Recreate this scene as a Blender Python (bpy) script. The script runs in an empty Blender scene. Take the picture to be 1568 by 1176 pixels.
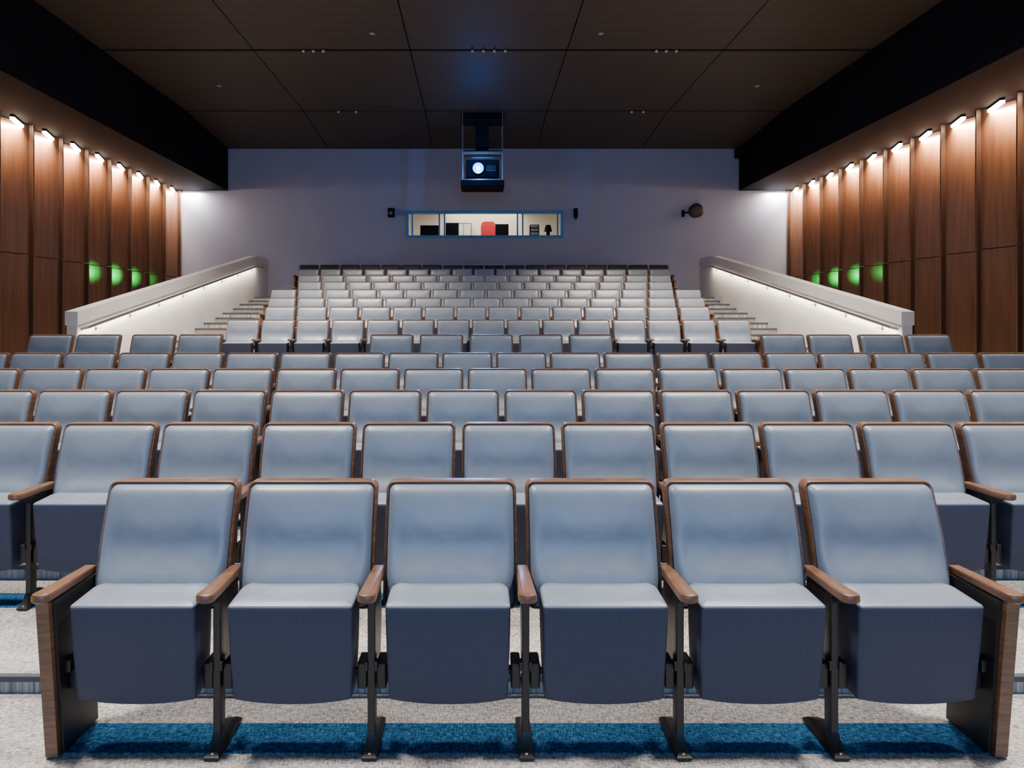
import bpy, math, random
from mathutils import Vector, Matrix
random.seed(4)
S = bpy.context.scene
COL = S.collection

# ------------------------------------------------------------------ materials
def mat(name, col, rough=0.6, metal=0.0, emit=None, estr=0.0, noise=None, bump=None, spec=0.5):
    m = bpy.data.materials.new(name); m.use_nodes = True
    nt = m.node_tree; b = nt.nodes['Principled BSDF']
    b.inputs['Base Color'].default_value = (*col, 1)
    b.inputs['Roughness'].default_value = rough
    b.inputs['Metallic'].default_value = metal
    b.inputs['Specular IOR Level'].default_value = spec
    if emit:
        b.inputs['Emission Color'].default_value = (*emit, 1)
        b.inputs['Emission Strength'].default_value = estr
        try: m.cycles.emission_sampling='NONE'
        except Exception: pass
    tc = nt.nodes.new('ShaderNodeTexCoord')
    if noise:
        scale, col2, stretch, detail = noise
        mp = nt.nodes.new('ShaderNodeMapping'); mp.inputs['Scale'].default_value = stretch
        nt.links.new(tc.outputs['Object'], mp.inputs[0])
        n = nt.nodes.new('ShaderNodeTexNoise'); n.inputs['Scale'].default_value = scale
        n.inputs['Detail'].default_value = detail
        nt.links.new(mp.outputs[0], n.inputs['Vector'])
        r = nt.nodes.new('ShaderNodeValToRGB')
        r.color_ramp.elements[0].position = 0.35; r.color_ramp.elements[1].position = 0.65
        r.color_ramp.elements[0].color = (*col, 1); r.color_ramp.elements[1].color = (*col2, 1)
        nt.links.new(n.outputs['Fac'], r.inputs[0]); nt.links.new(r.outputs[0], b.inputs['Base Color'])
    if bump:
        sc, st = bump
        n2 = nt.nodes.new('ShaderNodeTexNoise'); n2.inputs['Scale'].default_value = sc
        n2.inputs['Detail'].default_value = 4
        nt.links.new(tc.outputs['Object'], n2.inputs['Vector'])
        bp = nt.nodes.new('ShaderNodeBump'); bp.inputs['Strength'].default_value = st
        bp.inputs['Distance'].default_value = 0.01
        nt.links.new(n2.outputs['Fac'], bp.inputs['Height']); nt.links.new(bp.outputs[0], b.inputs['Normal'])
    return m

def weave(name, ca, cb, cc, spec=0.1):
    """woven carpet: fine streaks along x crossed with streaks along y"""
    m = mat(name, ca, 0.95, spec=spec)
    nt=m.node_tree; b=nt.nodes['Principled BSDF']; tc=nt.nodes.new('ShaderNodeTexCoord')
    outs=[]
    for st in ((34,170,1),(180,38,1),(2.0,6.0,1)):
        mp=nt.nodes.new('ShaderNodeMapping'); mp.inputs['Scale'].default_value=st
        n=nt.nodes.new('ShaderNodeTexNoise'); n.inputs['Scale'].default_value=1.0; n.inputs['Detail'].default_value=3
        nt.links.new(tc.outputs['Object'],mp.inputs[0]); nt.links.new(mp.outputs[0],n.inputs['Vector']); outs.append(n.outputs['Fac'])
    a=nt.nodes.new('ShaderNodeMath'); a.operation='ADD'; nt.links.new(outs[0],a.inputs[0]); nt.links.new(outs[1],a.inputs[1])
    h=nt.nodes.new('ShaderNodeMath'); h.operation='MULTIPLY_ADD'; h.inputs[1].default_value=0.42
    nt.links.new(a.outputs[0],h.inputs[0])
    q=nt.nodes.new('ShaderNodeMath'); q.operation='MULTIPLY'; q.inputs[1].default_value=0.16; nt.links.new(outs[2],q.inputs[0]); nt.links.new(q.outputs[0],h.inputs[2])
    r=nt.nodes.new('ShaderNodeValToRGB'); e=r.color_ramp.elements
    e[0].position=0.42; e[0].color=(*ca,1); e[1].position=0.59; e[1].color=(*cc,1)
    k=r.color_ramp.elements.new(0.50); k.color=(*cb,1)
    nt.links.new(h.outputs[0],r.inputs[0]); nt.links.new(r.outputs[0],b.inputs['Base Color'])
    bp=nt.nodes.new('ShaderNodeBump'); bp.inputs['Strength'].default_value=0.4; bp.inputs['Distance'].default_value=0.005
    nt.links.new(a.outputs[0],bp.inputs['Height']); nt.links.new(bp.outputs[0],b.inputs['Normal'])
    return m

M_vinyl = mat('vinyl_blue_grey', (0.140,0.168,0.210), 0.38, noise=(6,(0.163,0.192,0.236),(1,1,1),2), bump=(9,0.22))
M_navy  = mat('seat_pan_navy', (0.019,0.025,0.052), 0.62, noise=(200,(0.027,0.035,0.068),(1,1,1),2))
M_wood  = mat('walnut_trim', (0.090,0.041,0.021), 0.36, noise=(9,(0.16,0.076,0.040),(1,1,8),6))
M_metal = mat('black_metal', (0.022,0.019,0.018), 0.42, 0.3)
M_vshade = mat('vinyl_shaded', (0.012,0.014,0.024), 0.6, noise=(6,(0.017,0.02,0.03),(1,1,1),2))  # last row's shade put into the colour: darker copy of the seat vinyl
M_carpet= weave('carpet_beige', (0.17,0.157,0.145),(0.33,0.305,0.283),(0.52,0.492,0.460))
M_blue  = weave('carpet_blue', (0.004,0.025,0.065),(0.014,0.075,0.17),(0.05,0.16,0.30))
M_panel = mat('wall_wood', (0.100,0.046,0.025), 0.36, noise=(3.5,(0.150,0.072,0.040),(4,4,0.25),8))
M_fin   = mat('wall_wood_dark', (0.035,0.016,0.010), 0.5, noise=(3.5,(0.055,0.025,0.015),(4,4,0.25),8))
M_black = mat('black_paint', (0.007,0.008,0.012), 0.85, noise=(2,(0.009,0.010,0.015),(1,1,1),2), spec=0.08)
M_gap   = mat('dark_gap', (0.004,0.004,0.005), 0.9)
M_wall  = mat('wall_paint_lavender', (0.31,0.36,0.50), 0.8, noise=(1.5,(0.325,0.375,0.52),(1,1,1),2))
M_white = mat('plaster_white', (0.62,0.62,0.62), 0.7, noise=(2,(0.66,0.66,0.66),(1,1,1),2))
M_steel = mat('brushed_steel', (0.6,0.55,0.48), 0.28, 1.0)
M_silver= mat('silver_metal', (0.5,0.52,0.56), 0.35, 0.9)
M_frame = mat('window_frame_blue', (0.05,0.28,0.60), 0.5)
M_led   = mat('led_warm', (1,0.8,0.6), 0.5, emit=(1.0,0.76,0.54), estr=60)
M_lens  = mat('lens_blue', (0.01,0.06,0.8), 0.2, emit=(0.0,0.22,1.0), estr=9)
M_lens2 = mat('lens_core', (0.3,0.6,1), 0.2, emit=(0.10,0.55,1.0), estr=16)
M_dl    = mat('downlight_lens', (0.3,0.3,0.3), 0.3, emit=(1,0.9,0.8), estr=0.05)
M_cream = mat('booth_cream', (0.75,0.70,0.60), 0.8)
M_red   = mat('red_fabric', (0.6,0.03,0.03), 0.8)
M_grey  = mat('grey_plastic', (0.16,0.165,0.18), 0.5)
M_dgrey = mat('nosing_dark', (0.05,0.055,0.065), 0.8)
M_step  = mat('step_vinyl', (0.26,0.25,0.24), 0.8, noise=(60,(0.18,0.17,0.165),(1,1,1),4))

def ceiling_mat():
    m = mat('ceiling_brown', (0.030,0.021,0.017), 0.6)
    nt = m.node_tree; b = nt.nodes['Principled BSDF']
    tc = nt.nodes.new('ShaderNodeTexCoord'); sx = nt.nodes.new('ShaderNodeSeparateXYZ')
    nt.links.new(tc.outputs['Object'], sx.inputs[0])
    mu = nt.nodes.new('ShaderNodeMath'); mu.operation='MULTIPLY'; mu.inputs[1].default_value=1/0.31
    fr = nt.nodes.new('ShaderNodeMath'); fr.operation='FRACT'
    gt = nt.nodes.new('ShaderNodeMath'); gt.operation='GREATER_THAN'; gt.inputs[1].default_value=0.06
    nt.links.new(sx.outputs['Y'], mu.inputs[0]); nt.links.new(mu.outputs[0], fr.inputs[0]); nt.links.new(fr.outputs[0], gt.inputs[0])
    mx = nt.nodes.new('ShaderNodeMix'); mx.data_type='RGBA'
    mx.inputs[6].default_value=(0.024,0.018,0.014,1); mx.inputs[7].default_value=(0.052,0.037,0.028,1)
    nt.links.new(gt.outputs[0], mx.inputs[0]); nt.links.new(mx.outputs[2], b.inputs['Base Color'])
    return m
M_ceil = ceiling_mat()

# ------------------------------------------------------------------ mesh builder
class MB:
    def __init__(s): s.v=[]; s.f=[]; s.mi=[]; s.mats=[]
    def m(s, mt):
        if mt not in s.mats: s.mats.append(mt)
        return s.mats.index(mt)
    def face(s, idx, mt): s.f.append(idx); s.mi.append(s.m(mt))
    def box(s, x0,x1,y0,y1,z0,z1, mt):
        b=len(s.v)
        s.v += [(x0,y0,z0),(x1,y0,z0),(x1,y1,z0),(x0,y1,z0),(x0,y0,z1),(x1,y0,z1),(x1,y1,z1),(x0,y1,z1)]
        for q in [(0,3,2,1),(4,5,6,7),(0,1,5,4),(1,2,6,5),(2,3,7,6),(3,0,4,7)]:
            s.face([b+i for i in q], mt)
    def bbox(s, x0,x1,y0,y1,z0,z1, mt, r=0.006):
        cx,cy=(x0+x1)/2,(y0+y1)/2; w,d=x1-x0,y1-y0
        r=min(r,w*0.45,d*0.45,(z1-z0)*0.45)
        def ring(i,z): return [(cx+p[0],cy+p[1],z) for p in rrect(w-2*i,d-2*i,max(r-i,r*0.4),max(r-i,r*0.4),3,1)]
        s.loft([ring(r*0.6,z0),ring(0,z0+r*0.6),ring(0,z1-r*0.6),ring(r*0.6,z1)],mt,True,True)
    def loft(s, rings, mt, cap0=False, cap1=False, closed=True, mats=None):
        n=len(rings[0]); b=len(s.v)
        for r in rings: s.v += [tuple(p) for p in r]
        for i in range(len(rings)-1):
            mm = mats[i] if mats else mt
            for j in range(n if closed else n-1):
                k=(j+1)%n
                s.face([b+i*n+j, b+i*n+k, b+(i+1)*n+k, b+(i+1)*n+j], mm)
        if cap0: s.face([b+j for j in range(n)][::-1], mats[0] if mats else mt)
        if cap1: s.face([b+(len(rings)-1)*n+j for j in range(n)], mats[-1] if mats else mt)
    def profile(s, prof, x0, x1, mt):
        s.loft([[(x0,y,z) for y,z in prof],[(x1,y,z) for y,z in prof]], mt, True, True)
    def cyl(s, p0, p1, r0, r1, mt, n=16, cap=True):
        p0=Vector(p0); p1=Vector(p1); d=(p1-p0).normalized()
        a=d.orthogonal().normalized(); c=d.cross(a)
        def ring(p,r): return [p+a*r*math.cos(2*math.pi*i/n)+c*r*math.sin(2*math.pi*i/n) for i in range(n)]
        s.loft([ring(p0,r0),ring(p1,r1)],mt,cap,cap)
    def mesh(s, name, ang=38):
        me=bpy.data.meshes.new(name); me.from_pydata(s.v,[],s.f)
        for m_ in s.mats: me.materials.append(m_)
        me.polygons.foreach_set('material_index', s.mi)
        import bmesh
        bm=bmesh.new(); bm.from_mesh(me); bmesh.ops.recalc_face_normals(bm,faces=bm.faces); bm.to_mesh(me); bm.free()
        me.polygons.foreach_set('use_smooth',[True]*len(me.polygons))
        me.set_sharp_from_angle(angle=math.radians(ang)); me.update()
        return me
    def obj(s, name, loc=(0,0,0), ang=38):
        o=bpy.data.objects.new(name, s.mesh(name,ang)); o.location=loc; COL.objects.link(o); return o

def rrect(w,h,rt,rb,nc=5,ns=8):
    pts=[]
    def corner(cx,cy,r,a0):
        for i in range(nc+1):
            a=a0+math.pi/2*i/nc; pts.append((cx+r*math.cos(a),cy+r*math.sin(a)))
    def side(p,q):
        for i in range(1,ns): t=i/ns; pts.append((p[0]+(q[0]-p[0])*t,p[1]+(q[1]-p[1])*t))
    W,H=w/2,h/2
    corner(W-rt,H-rt,rt,0); side((W-rt,H),(-W+rt,H)); corner(-W+rt,H-rt,rt,math.pi/2)
    side((-W,H-rt),(-W,-H+rb)); corner(-W+rb,-H+rb,rb,math.pi); side((-W+rb,-H),(W-rb,-H))
    corner(W-rb,-H+rb,rb,1.5*math.pi); side((W,-H+rb),(W,H-rt))
    return pts

# ------------------------------------------------------------------ theatre seat
P=0.575
def yc(z):
    t=min(max((0.937-z)/0.44,0),1.15)
    return -0.115*math.sin(t*math.pi/2/1.15)
def build_seat(left_end=False, right_end=False, vinyl=None, name='seat'):
    V=vinyl or M_vinyl
    b=MB()
    z0,z1=0.455,0.937; cz=(z0+z1)/2; H=z1-z0; W=0.536
    def sring(i,y): return [(p[0], yc(p[1]+cz)+y, p[1]+cz) for p in rrect(W-2*i,H-2*i,max(0.034-i,0.01),max(0.03-i,0.01))]
    b.loft([sring(0.013,0.018),sring(0.011,-0.006),sring(0.003,-0.010),sring(0,-0.004),sring(0,0.040),sring(0.008,0.050),
            sring(0.08,0.054)],M_wood,False,True)
    base=rrect(W-0.026,H-0.026,0.026,0.024,5,14)
    def pring(s_,y):
        out=[]
        for p in base:
            z=p[1]*s_+cz
            e=(1-s_**6)
            bulge=-0.034*math.exp(-((z-0.565)/0.060)**2)*e + 0.015*math.exp(-((z-0.70)/0.07)**2)*e
            xx=abs(p[0]*s_)
            bulge+=0.009*math.exp(-((xx-0.200)/0.022)**2)*math.exp(-((z-0.62)/0.09)**2)*e
            out.append((p[0]*s_, yc(z)+y+bulge, z))
        return out
    b.loft([pring(1,0.015),pring(1,-0.004),pring(0.988,-0.016),pring(0.965,-0.026),pring(0.92,-0.034),pring(0.87,-0.037),pring(0.82,-0.039),pring(0.77,-0.040),pring(0.71,-0.041),
            pring(0.6,-0.042),pring(0.48,-0.043),pring(0.36,-0.044),pring(0.24,-0.044),pring(0.12,-0.044),pring(0.03,-0.044)],V,False,True)
    yf,yb=-0.34,-0.150; cy=(yf+yb)/2; D=yb-yf
    def q(i,t,lift=0.0,wid=1.0):
        out=[]
        for x,y in rrect(0.456-2*i,D-2*i,max(0.05-i,0.012),max(0.012-i,0.005),4,8):
            x*=wid*(0.965+0.035*t); yy=cy+y
            zt=0.562+0.06*(yy-yf); zb=0.183+0.020*(abs(x)/0.22)**2.2
            yy += (1-t)*0.03*(1 if y<0 else 0.2)
            out.append((x,yy,zb+(zt-zb)*t+lift))
        return out
    N=M_navy
    rings=[q(0.07,0),q(0.015,0),q(0.004,0,0.004),q(0,0,0.012),q(0,0.25),q(-0.002,0.5),q(-0.002,0.75),q(-0.001,0.95),q(0,0.985),
           q(0.002,0.985,0.003),q(0.003,1,0.000),q(0.009,1,0.004),q(0.03,1,0.008),q(0.07,1,0.011)]
    mats=[N]*8+[V]*5
    b.loft(rings,N,True,True,mats=mats)
    def arm(cx):
        def ring(i,z):
            o=[]
            yt,yr=-0.405+i,-0.085-i
            wf,wr=0.033-i,0.023-i
            for k in range(9):
                a=math.pi+math.pi*k/8
                o.append((cx+wf*math.cos(a), yt+0.022+0.022*math.sin(a), z+0.002))
            for k in range(1,6):
                t=k/6; o.append((cx+wf+(wr-wf)*t, yt+0.022+(yr-yt-0.022)*t, z-0.006*t))
            o += [(cx+wr,yr,z-0.006),(cx-wr,yr,z-0.006)]
            for k in range(5,0,-1):
                t=k/6; o.append((cx-wf-(wr-wf)*t, yt+0.022+(yr-yt-0.022)*t, z-0.006*t))
            return o
        b.loft([ring(0.006,0.594),ring(0,0.600),ring(0,0.618),ring(0.003,0.624),ring(0.010,0.627)],M_wood,True,True)
    def post(cx):
        b.bbox(cx-0.014,cx+0.014,-0.285,-0.235,0.02,0.596,M_metal,0.004)
        b.profile([(-0.235,0.22),(-0.235,0.594),(-0.10,0.594),(-0.07,0.45),(-0.10,0.22)],cx-0.007,cx+0.007,M_metal)
        for sx in (-1,1):
            b.bbox(cx+sx*0.036-0.018,cx+sx*0.036+0.018,-0.275,-0.19,0.225,0.322,M_metal,0.006)
            b.cyl((cx+sx*0.03,-0.232,0.272),(cx+sx*0.060,-0.232,0.272),0.022,0.02,M_metal,12)
            b.bbox(cx+sx*0.018-0.006,cx+sx*0.018+0.006,-0.292,-0.262,0.30,0.335,M_metal,0.003)
        b.profile([(-0.36,0.594),(-0.285,0.55),(-0.235,0.55),(-0.235,0.594)],cx-0.010,cx+0.010,M_metal)
        b.loft([[(cx-0.028,-0.335,0),(cx+0.028,-0.335,0),(cx+0.028,-0.10,0),(cx-0.028,-0.10,0)],
                [(cx-0.028,-0.335,0.008),(cx+0.028,-0.335,0.008),(cx+0.028,-0.10,0.012),(cx-0.028,-0.10,0.012)],
                [(cx-0.016,-0.315,0.020),(cx+0.016,-0.315,0.020),(cx+0.016,-0.12,0.028),(cx-0.016,-0.12,0.028)],
                [(cx-0.013,-0.285,0.070),(cx+0.013,-0.285,0.070),(cx+0.013,-0.22,0.075),(cx-0.013,-0.22,0.075)]],M_metal,True,True)
        b.cyl((cx,-0.320,0.006),(cx,-0.320,0.020),0.008,0.006,M_steel,8)
    def endp(cx,sg):
        xo=cx+sg*0.026; xi=cx-sg*0.020
        prof=[(-0.375,0.596),(-0.320,0.0),(-0.085,0.0),(-0.10,0.30),(-0.085,0.596)]
        b.profile(prof,min(xo,xi),max(xo,xi),M_wood)
        pr2=[(-0.355,0.590),(-0.300,0.004),(-0.09,0.004),(-0.105,0.30),(-0.09,0.590)]
        xj=xi-sg*0.012
        b.profile(pr2,min(xi,xj),max(xi,xj),M_metal)
        xk=xj-sg*0.034
        b.bbox(min(xj,xk),max(xj,xk),-0.275,-0.19,0.225,0.322,M_metal,0.006)
        b.bbox(min(xj,xj-sg*.02),max(xj,xj-sg*.02),-0.300,-0.255,0.30,0.345,M_metal,0.003)
    e=0.012
    if left_end: endp(-P/2-e,-1); arm(-P/2-e)
    else: post(-P/2); arm(-P/2)
    if right_end: endp(P/2+e,1); arm(P/2+e)
    b.cyl((-P/2+0.045,-0.232,0.272),(P/2-0.045,-0.232,0.272),0.012,0.012,M_metal,8)
    return b.mesh(name)
SM={}
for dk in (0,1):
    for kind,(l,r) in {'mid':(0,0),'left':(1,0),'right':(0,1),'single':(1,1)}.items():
        SM[(kind,dk)]=build_seat(l,r,M_vshade if dk else None,'theater_seat_'+kind)
def seat(x,y,z,kind='mid',shaded=0):
    o=bpy.data.objects.new('theater_seat',SM[(kind,shaded)]); o.location=(x,y,z); COL.objects.link(o)
XC=0.18
def drow(k): return 2.67+1.05*(k-1) if k<=6 else 10.56+1.05*(k-7)
FL={1:0,2:.075,3:.155,4:.24,5:.335,6:.51,7:.705,8:.945,9:1.145,10:1.365,11:1.595,12:1.825,13:2.06,14:2.27}
CNT={1:6,2:13,3:16,4:17,5:20,7:15,8:14,9:15,10:16,11:15,12:16,13:17,14:18}
for k,n in CNT.items():
    for i in range(n):
        kind='left' if i==0 else ('right' if i==n-1 else 'mid')
        seat(XC+(i-(n-1)/2)*P, drow(k), FL[k]+0.006, kind, 1 if k==14 else 0)  # last row uses the vinyl with shade painted in
for i in range(5): seat(0.17+(i-2)*0.612, drow(6), FL[6]+.006, 'single')
for grp in ([-5.25,-4.665],[-3.99,-3.41],[3.76,4.34],[4.97,5.555]):
    seat(grp[0],drow(6),FL[6]+.006,'left'); seat(grp[1],drow(6),FL[6]+.006,'right')

# ------------------------------------------------------------------ room dims
XL,XR=-9.05,9.45
YB=19.5; YF=-7.0
WL,WR=-9.55,9.95
ZC=7.1
PL,PR=-5.9,6.26
def riser(k): return drow(k-1)+0.10 if k<=6 else drow(k)-0.95

b=MB()
ys=[YF,riser(2),riser(3),riser(4),riser(5),riser(6),YB+0.2]
for k in range(1,7):
    b.box(WL,WR,ys[k-1],ys[k],-0.3,FL[k],M_carpet)
for k,(xa,xb) in {1:(-1.55,1.93),2:(-3.9,4.3),3:(-4.6,5.0),4:(-4.9,5.3),5:(-5.6,6.0)}.items():
    b.box(xa,xb,drow(k)-0.29,drow(k)-0.115,FL[k]-0.02,FL[k]+0.004,M_blue)
b.obj('floor')
b=MB()
for k in range(7,15):
    y1=riser(k+1) if k<14 else YB
    b.box(PL,PR,riser(k),y1,FL[6],FL[k],M_carpet)
b.obj('floor_terrace')
for k in range(2,7):
    b=MB(); b.bbox(WL+0.01,WR-0.01,riser(k)-0.012,riser(k)+0.015,FL[k]-0.022,FL[k]+0.003,M_dgrey,0.003); b.obj('trim_%d'%k)
for sgn,(xa,xb) in ((-1,(PL+0.005,-5.05)),(1,(5.41,PR-0.005))):
    b=MB()
    for k in range(7,15):
        zl=FL[k-1]; zm=(FL[k-1]+FL[k])/2
        b.bbox(xa,xb,riser(k)-0.42,riser(k)-0.001,zl,zm,M_step,0.008)
        b.bbox(xa,xb,riser(k)-0.430,riser(k)-0.39,zm-0.03,zm+0.004,M_dgrey,0.003)
        b.bbox(xa,xb,riser(k)-0.012,riser(k)+0.03,FL[k]-0.03,FL[k]+0.006,M_dgrey,0.003)
    b.obj('aisle_steps')

def ztop(y):
    if y<16.9: return 1.75+(y-9.45)*(3.33-1.75)/(16.9-9.45)
    t=min((y-16.9)/0.5,1); return 3.33+0.05*math.sin(t*math.pi/2)
for sgn,xi in ((-1,PL),(1,PR)):
    b=MB()
    yy=[9.45,11,13,15,16.9,17.05,17.2,17.4,17.8,17.95]
    top=[(y,ztop(y)) for y in yy]+[(18.03,3.35),(18.06,3.28)]
    xo=xi+sgn*0.15
    b.profile([(9.45,0.51)]+top+[(18.06,0.51)],min(xi,xo),max(xi,xo),M_white)
    band=[(y-(0.015 if i==0 else 0),z+0.012) for i,(y,z) in enumerate(top)]
    low=[(y-(0.015 if i==0 else 0),z-0.19) for i,(y,z) in enumerate(top)]
    xa,xb=xi-sgn*0.02,xo+sgn*0.02
    b.profile(band+low[::-1],min(xa,xb),max(xa,xb),M_white)
    bal=b.obj('aisle_balustrade')
    b=MB(); xr=xi-sgn*0.085
    pts=[(xr,y,ztop(y)-0.25) for y in (9.6,11,13,15,16.9)]+[(xr,17.5,ztop(17.5)-0.26),(xi,17.62,ztop(17.5)-0.28)]
    pts=[(xi,9.55,pts[0][2]-0.03)]+pts
    for i in range(len(pts)-1): b.cyl(pts[i],pts[i+1],0.022,0.022,M_steel,12)
    for i in range(8):
        y=9.9+i*0.98
        b.cyl((xi-sgn*0.001,y,ztop(y)-0.33),(xr,y,ztop(y)-0.33),0.008,0.008,M_steel,8)
        b.cyl((xr,y,ztop(y)-0.335),(xr,y,ztop(y)-0.26),0.008,0.008,M_steel,8)
        b.cyl((xi-sgn*0.001,y,ztop(y)-0.33),(xi-sgn*0.012,y,ztop(y)-0.33),0.03,0.03,M_steel,12)
    hr=b.obj('handrail'); hr.parent=bal
    L=bpy.data.lights.new('handrail_led','AREA'); L.shape='RECTANGLE'; L.size=7.7; L.size_y=0.03
    L.energy=80; L.color=(1.0,0.84,0.66)
    o=bpy.data.objects.new('handrail_led',L); COL.objects.link(o)
    ym=13.3; o.location=(xr,ym,ztop(ym)-0.28)
    sl=math.atan((3.33-1.75)/(16.9-9.45))
    d=Vector((sgn*0.35,math.sin(sl)*1.0,-math.cos(sl)))
    xax=Vector((0,math.cos(sl),math.sin(sl)))
    zax=-(d-xax*d.dot(xax)).normalized(); yax=zax.cross(xax)
    o.rotation_euler=Matrix((xax,yax,zax)).transposed().to_euler()

# back wall with booth window
wx0,wx1,wz0,wz1=-2.10,2.54,4.24,4.93
b=MB()
b.box(WL,wx0,YB,YB+0.2,0.3,ZC+0.3,M_wall); b.box(wx1,WR,YB,YB+0.2,0.3,ZC+0.3,M_wall)
b.box(wx0,wx1,YB,YB+0.2,0.3,wz0,M_wall); b.box(wx0,wx1,YB,YB+0.2,wz1,ZC+0.3,M_wall)
b.obj('wall_back')
b=MB()
fr=0.07
b.bbox(wx0-fr,wx1+fr,YB-0.04,YB+0.05,wz1-0.01,wz1+fr,M_frame); b.bbox(wx0-fr,wx1+fr,YB-0.04,YB+0.05,wz0-fr,wz0+0.01,M_frame)
b.bbox(wx0-fr,wx0+0.01,YB-0.04,YB+0.05,wz0,wz1,M_frame); b.bbox(wx1-0.01,wx1+fr,YB-0.04,YB+0.05,wz0,wz1,M_frame)
for x in (-1.98,-1.16,-1.0,1.22,1.38,2.44):
    w=0.022
    b.bbox(x-w,x+w,YB+0.0,YB+0.05,wz0,wz1,M_frame)
b.obj('window_1')
for nm,a in (('wall_booth_back',(-2.6,3.0,22.0,22.1,3.9,5.4)),('floor_booth',(-2.6,3.0,YB+0.2,22.0,3.85,3.9)),('ceiling_booth',(-2.6,3.0,YB+0.2,22.0,5.4,5.45)),
             ('wall_booth_left',(-2.7,-2.6,YB+0.2,22.1,3.85,5.45)),('wall_booth_right',(3.0,3.1,YB+0.2,22.1,3.85,5.45))):
    b=MB(); b.box(*a,M_cream); b.obj(nm)
def booth_item(name, fn): 
    b=MB(); fn(b); b.obj(name)
def monitor(x,w,h,y=20.3):
    def f(b):
        b.bbox(x-w/2,x+w/2,y,y+0.05,4.30,4.30+h,M_black,0.01); b.bbox(x-0.04,x+0.04,y+0.05,y+0.08,4.09,4.40,M_black); b.bbox(x-0.15,x+0.15,y-0.05,y+0.2,4.07,4.10,M_black)
    return f
booth_item('computer_monitor',monitor(-1.50,0.62,0.38)); booth_item('computer_monitor',monitor(-0.80,0.42,0.46))
booth_item('computer_monitor',monitor(0.78,0.42,0.42))
def desk(b):
    b.bbox(-2.3,2.7,20.0,20.7,4.03,4.07,M_grey)
    for x in (-2.2,0,2.6): b.bbox(x-0.03,x+0.03,20.1,20.6,3.9,4.03,M_grey)
booth_item('booth_desk',desk)
def chair(b):
    r=[]
    for z,w in ((4.2,0.2),(4.3,0.24),(4.75,0.25),(4.86,0.22),(4.9,0.15)):
        r.append([(0.36+p[0]*w*2,21.0+p[1]*0.1,z) for p in rrect(1,1,.15,.15,3,2)])
    b.loft(r,M_red,True,True)
    b.cyl((0.36,21,3.95),(0.36,21,4.2),0.03,0.03,M_black)
    for a in range(5): b.cyl((0.36,21,3.95),(0.36+.25*math.cos(a*1.257),21+.25*math.sin(a*1.257),3.92),0.02,0.02,M_black,8)
booth_item('office_chair',chair)
def rack(b):
    b.bbox(1.72,2.02,20.9,21.3,3.9,4.80,M_black,0.02)
    for i in range(6): b.bbox(1.75,1.99,20.88,20.91,4.1+i*.12,4.18+i*.12,M_grey,0.005)
booth_item('equipment_rack',rack)
def lamp(b):
    b.cyl((2.25,20.4,4.07),(2.25,20.4,4.5),0.05,0.06,M_black); b.cyl((2.25,20.4,4.5),(2.25,20.4,4.7),0.13,0.08,M_black)
booth_item('desk_lamp',lamp)
def cab(b):
    b.bbox(-0.75,-0.2,21.55,21.98,3.9,4.95,M_grey,0.01); b.bbox(-0.72,-0.48,21.53,21.56,4.0,4.9,M_white,0.01); b.bbox(-0.46,-0.23,21.53,21.56,4.0,4.9,M_white,0.01)
booth_item('storage_cabinet',cab)
L=bpy.data.lights.new('booth_light','AREA'); L.size=2.5; L.energy=85; L.color=(1,0.93,0.80)
o=bpy.data.objects.new('booth_light',L); o.location=(0.2,21,5.35); COL.objects.link(o)

b=MB(); b.box(WL-0.2,WL,YF,22.2,-0.3,ZC+0.3,M_gap); b.obj('wall_left')
b=MB(); b.box(WR,WR+0.2,YF,22.2,-0.3,ZC+0.3,M_gap); b.obj('wall_right')
b=MB(); b.box(WL-0.2,WR+0.2,YF-0.2,YF,-0.3,ZC+0.3,M_black); b.obj('wall_front')

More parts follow.
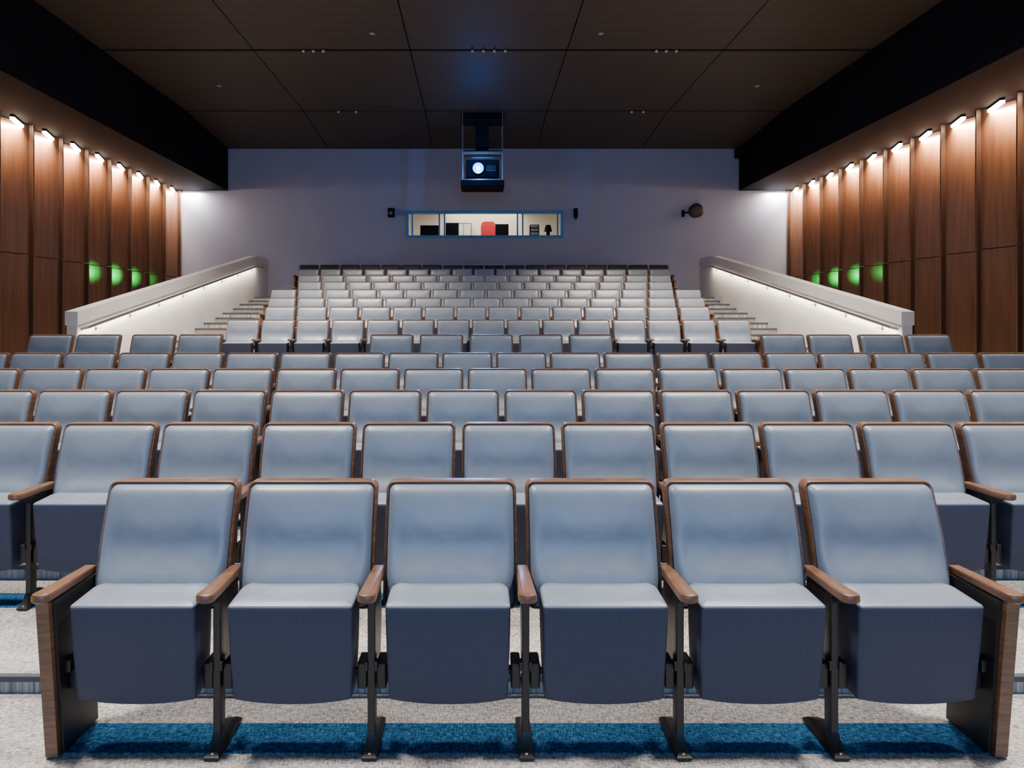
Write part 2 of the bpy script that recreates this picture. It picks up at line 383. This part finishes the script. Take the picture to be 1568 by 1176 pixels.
# wood panelling, sawtooth bays lit from above
BAY=0.92
def panelling(sgn,X,energy):
    b=MB(); y1=YB-0.02; n=20; lights=[]
    SAW=0.27
    for i in range(n):
        ye=y1-i*BAY; ys_=ye-BAY
        for (za,zb) in ((FL[6] if ys_>6.9 else 0.0,2.97),(2.985,5.60)):
            A=(X+sgn*SAW,ys_+0.18); B=(X+sgn*0.03,ye-0.05)
            t=0.03
            ringl=[]
            for z in (za,zb):
                ringl.append([(A[0],A[1],z),(B[0],B[1],z),(B[0]+sgn*t,B[1],z),(A[0]+sgn*t,A[1],z)])
            b.loft(ringl,M_panel,True,True)
            xa,xb=X+sgn*0.16,X+sgn*0.45
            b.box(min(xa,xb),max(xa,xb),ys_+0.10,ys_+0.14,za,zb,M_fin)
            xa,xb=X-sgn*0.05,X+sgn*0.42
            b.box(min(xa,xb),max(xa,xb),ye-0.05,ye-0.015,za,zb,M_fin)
            xa,xb=X-sgn*0.056,X-sgn*0.05
            b.box(min(xa,xb),max(xa,xb),ye-0.05,ye-0.015,za,zb,M_panel)
        ym=(ys_+0.18+ye-0.05)/2
        xm=X+sgn*(SAW+0.03)/2
        if ym>7.0: lights.append((xm-sgn*0.13,ym))
    pan=b.obj('wood_panelling')
    ang=math.atan2(SAW-0.03,BAY-0.23)
    for j,(x,y) in enumerate(lights):
        f=MB(); hl=0.31
        f.bbox(-hl,hl,-0.036,0.036,0.012,0.05,M_black,0.004)
        f.bbox(-hl+0.01,hl-0.01,-0.036,0.036,-0.036,0.014,M_led,0.004)
        fo=f.obj('washer_light_fixture',(x,y,5.555))
        fo.parent=pan
        fo.rotation_euler=(0,0,math.pi/2+(ang if sgn<0 else -ang))
        L=bpy.data.lights.new('washer','AREA'); L.shape='RECTANGLE'; L.size=0.58; L.size_y=0.04
        L.energy=energy; L.color=(1.0,0.68,0.43); L.spread=math.radians(140)
        lo=bpy.data.objects.new('washer_lamp',L); lo.parent=fo; lo.location=(0,0,-0.042)
        lo.rotation_euler=(math.radians(32 if sgn<0 else -32),0,0)
        COL.objects.link(lo)
    L=bpy.data.lights.new('corner_washer','AREA'); L.shape='RECTANGLE'; L.size=0.5; L.size_y=0.04; L.energy=120; L.color=(1,0.84,0.72)
    lo=bpy.data.objects.new('corner_washer',L); lo.location=(X-sgn*0.35,YB-0.14,5.57); lo.rotation_euler=(math.radians(-4),0,0); COL.objects.link(lo)
panelling(-1,XL,140); panelling(1,XR,160)

BLX,BRX=-7.58,7.95
b=MB(); b.box(WL,BLX,YF,YB,5.61,ZC+0.2,M_black); b.obj('ceiling_bulkhead')
b=MB(); b.box(BRX,WR,YF,YB,5.61,ZC+0.2,M_black); b.obj('ceiling_bulkhead')
b=MB()
b.box(BLX,BRX,YF,YB,ZC+0.10,ZC+0.3,M_gap)
xs=[BLX,-4.52,-1.36,1.81,4.97,BRX]; yl=[YF,-1.85,1.85,5.55,9.25,12.95,16.67,YB]
g=0.012; gy=0.05
for i in range(5):
    for j in range(7):
        x0,x1=xs[i]+g,xs[i+1]-g; y0,y1=yl[j]+gy,yl[j+1]-(gy if j<6 else 0)
        if j<6: b.box(x0,x1,y0,y1,ZC,ZC+0.06,M_ceil)
        else:
            z2=6.88
            b.loft([[(x0,y0,ZC),(x1,y0,ZC),(x1,y0,ZC+.06),(x0,y0,ZC+.06)],[(x0,y1,z2),(x1,y1,z2),(x1,y1,z2+.2),(x0,y1,z2+.2)]],M_ceil,True,True)
b.obj('ceiling')
def downlight(x,y,z=ZC,r=0.06):
    b=MB(); n=20
    def ring(r,zz): return [(r*math.cos(2*math.pi*i/n),r*math.sin(2*math.pi*i/n),zz) for i in range(n)]
    b.loft([ring(r,0),ring(r,-0.012),ring(r*.75,-0.014),ring(r*.65,-0.002)],M_grey)
    b.loft([ring(r*.65,-0.002),ring(0.01,-0.003)],M_dl,False,True)
    b.obj('ceiling_downlight',(x,y,z))
for x,y in ((-6.0,14.9),(6.5,14.9),(-2.0,12.2),(2.35,12.2),(-4.1,10.8),(4.4,10.8),(-4.3,7.4),(0.2,7.4),(4.7,7.4),(0.2,3.7),(-4.3,3.7),(4.7,3.7)): downlight(x,y)
def trackspot(x,y):
    b=MB()
    b.cyl((0,0,0.04),(0,0,-0.03),0.010,0.010,M_black,8)
    b.cyl((0,0.03,-0.02),(0,-0.06,-0.07),0.022,0.03,M_grey,14)
    b.cyl((0,-0.06,-0.07),(0,-0.062,-0.0715),0.025,0.025,M_dl,14)
    b.obj('track_spotlight',(x,y,ZC+0.02))
for x in (-3.5,-3.3,-3.1,-0.1,0.12,0.34,0.56,3.6,3.8,4.0): trackspot(x,12.95)
for x in (-3.6,-3.15,4.0,4.3): trackspot(x,16.67)
b=MB(); b.bbox(-0.1,0.1,-0.12,0.12,-0.28,0,M_black,0.02); b.bbox(-0.085,0.085,-0.128,-0.118,-0.26,-0.02,M_gap,0.01)
b.obj('ceiling_speaker',(7.8,19.1,6.80))

# ------------------------------------------------------------------ projector
b=MB()
py=17.0
x0,x1=-0.40,0.67
for x in (x0,x1-0.03):
    for y in (py-0.35,py+0.35):
        b.bbox(x,x+0.03,y,y+0.03,5.28,6.05,M_silver,0.004)
        b.cyl((x+0.015,y+0.015,6.0),(x+0.015,y+0.015,7.08),0.012,0.012,M_silver,8)
b.bbox(x0,x1,py-0.36,py-0.32,5.97,6.04,M_silver,0.006); b.bbox(x0,x1,py+0.34,py+0.38,5.97,6.04,M_silver,0.006)
b.bbox(x0,x0+.04,py-0.34,py+0.36,5.97,6.04,M_silver,0.006); b.bbox(x1-.04,x1,py-0.34,py+0.36,5.97,6.04,M_silver,0.006)
b.bbox(x0-0.03,x1+0.03,py-0.40,py+0.42,5.14,5.30,M_black,0.015)
b.bbox(x0-0.03,x1+0.03,py-0.41,py-0.395,5.29,5.32,M_silver,0.004)
b.bbox(x0+0.10,x1-0.10,py-0.30,py+0.32,5.38,5.84,M_black,0.03)
for sx in (x0+.14,x1-.18):
    b.bbox(sx,sx+.04,py-.2,py+.2,5.29,5.39,M_metal,0.004)
b.bbox(0.22,0.50,py-0.312,py-0.298,5.52,5.72,M_black,0.006)
for i in range(4): b.bbox(0.24,0.48,py-0.320,py-0.308,5.55+i*0.04,5.56+i*0.04,M_grey,0.002)
b.bbox(-0.15,0.45,py-0.36,py-0.30,5.86,5.90,M_silver,0.004)
b.bbox(x0+0.05,x1-0.05,py-0.2,py+0.25,6.06,6.12,M_metal,0.01)
b.bbox(-0.42,0.70,py-0.25,py+0.3,6.90,7.06,M_black,0.02)
b.bbox(-0.05,0.30,py-0.1,py+0.15,6.10,6.99,M_black,0.03)
b.bbox(x0,x1,py-0.02,py+0.02,6.45,6.49,M_metal,0.004)
lx,lz=0.02,5.60
b.cyl((lx,py-0.25,lz),(lx,py-0.40,lz),0.16,0.15,M_metal,24)
b.cyl((lx,py-0.40,lz),(lx,py-0.41,lz),0.140,0.135,M_lens,24)
b.cyl((lx,py-0.41,lz),(lx,py-0.42,lz),0.055,0.05,M_lens2,24)
b.obj('ceiling_projector')
L=bpy.data.lights.new('projector_beam','SPOT'); L.energy=1600; L.color=(0.2,0.45,1.0); L.spot_size=math.radians(44); L.spot_blend=0.4; L.shadow_soft_size=0.0
o=bpy.data.objects.new('projector_beam',L); o.location=(lx,py-0.45,lz); o.rotation_euler=(math.radians(80),0,math.pi); COL.objects.link(o)
L=bpy.data.lights.new('projector_glow','POINT'); L.energy=45; L.color=(0.05,0.28,1.0); L.shadow_soft_size=0.0
o=bpy.data.objects.new('projector_glow',L); o.location=(lx,py-0.95,lz); COL.objects.link(o)

def spk(x,z):
    b=MB()
    b.loft([[(p[0]*.20,0.0+0.0,p[1]*.28) for p in rrect(1,1,.1,.1,3,2)],
            [(p[0]*.20,-0.10,p[1]*.28-0.01) for p in rrect(1,1,.1,.1,3,2)],
            [(p[0]*.15,-0.16,p[1]*.24-0.02) for p in rrect(1,1,.1,.1,3,2)]],M_black,True,True)
    b.cyl((0,0,0),(0,0.10,0),0.02,0.02,M_metal,8); b.bbox(-.05,.05,.085,.10,-.07,.07,M_metal,.004)
    b.cyl((0,-0.161,-0.03),(0,-0.168,-0.03),0.055,0.05,M_grey,16)
    b.obj('wall_speaker',(x,YB-0.10,z))
spk(-2.60,4.92)
b=MB(); b.bbox(-.06,.06,-.12,0,-.14,.14,M_black,.015); b.cyl((0,-.06,-.14),(0,-.10,-.2),.02,.03,M_metal,10)
b.obj('wall_speaker',(2.98,YB,4.92))
b=MB()
b.cyl((0,-0.20,0),(0,-0.34,0),0.20,0.215,M_black,32); b.cyl((0,-0.34,0),(0,-0.355,0),0.215,0.19,M_metal,32)
b.cyl((0,-0.356,0),(0,-0.36,0),0.13,0.12,M_dgrey,24)
b.bbox(-0.34,-0.26,-0.06,0,-0.14,0.06,M_black,.01); b.cyl((-0.30,-0.04,-0.03),(-0.05,-0.24,-0.02),0.025,0.025,M_black,10)
b.obj('round_wall_speaker',(6.55,YB,4.95))

# ------------------------------------------------------------------ lighting
def area(name,loc,sx,sy,e,c,rot=(0,0,0),spread=180):
    L=bpy.data.lights.new(name,'AREA'); L.shape='RECTANGLE'; L.size=sx; L.size_y=sy; L.energy=e; L.color=c; L.spread=math.radians(spread)
    o=bpy.data.objects.new(name,L); o.location=loc; o.rotation_euler=rot; COL.objects.link(o)
for x in (-2.6,3.0):
    area('house_light',(x,2.3,6.95),0.8,0.5,260,(1,0.94,0.87),(math.radians(-3),0,0),90)
    area('house_light',(x,5.4,6.95),0.8,0.5,210,(1,0.93,0.85),(0,0,0),90)
    area('house_light',(x*1.25,9.2,6.95),0.8,0.5,350,(1,0.87,0.75),(math.radians(18),0,0),82)
def spot(name,loc,tgt,e,c,size,blend=0.6,r=0.0):
    L=bpy.data.lights.new(name,'SPOT'); L.energy=e; L.color=c; L.spot_size=math.radians(size); L.spot_blend=blend; L.shadow_soft_size=r
    o=bpy.data.objects.new(name,L); o.location=loc
    o.rotation_euler=(Vector(tgt)-Vector(loc)).to_track_quat('-Z','Y').to_euler(); COL.objects.link(o)
for x in (-3.1,3.6):
    spot('track_lamp',(x,12.6,6.95),(x*0.85,14.9,1.8),1700,(1,0.85,0.70),72,0.9)
# light thrown back by the projection screen on the stage wall
area('projection_screen_light',(0.2,YF+0.1,3.4),8,4.5,440,(0.20,0.47,1.0),(math.radians(90),0,0),150)
# green exit-sign light pooling on the panelling
for sg,X,lst in ((-1,XL,((15.405,4),(16.325,7),(17.245,5),(18.165,1))),(1,XR,((15.405,1),(16.325,5),(17.245,7),(18.165,2)))):
    for y,e in lst:
        area('exit_sign_glow',(X-sg*0.42,y-0.05,2.82),0.08,0.10,e*0.85,(0.0,1.0,0.14),(0,math.radians(90 if sg<0 else -90),0),52)
w=bpy.data.worlds.new('world'); S.world=w; w.use_nodes=True
w.node_tree.nodes['Background'].inputs[0].default_value=(0.5,0.6,0.9,1); w.node_tree.nodes['Background'].inputs[1].default_value=0.02

c=bpy.data.cameras.new('camera'); c.sensor_width=36; c.lens=982/1568*36; c.shift_x=0.0338; c.shift_y=-0.060; c.clip_start=0.05
co=bpy.data.objects.new('camera',c); co.location=(0,0,1.6); co.rotation_euler=(math.radians(90),0,0); COL.objects.link(co); S.camera=co
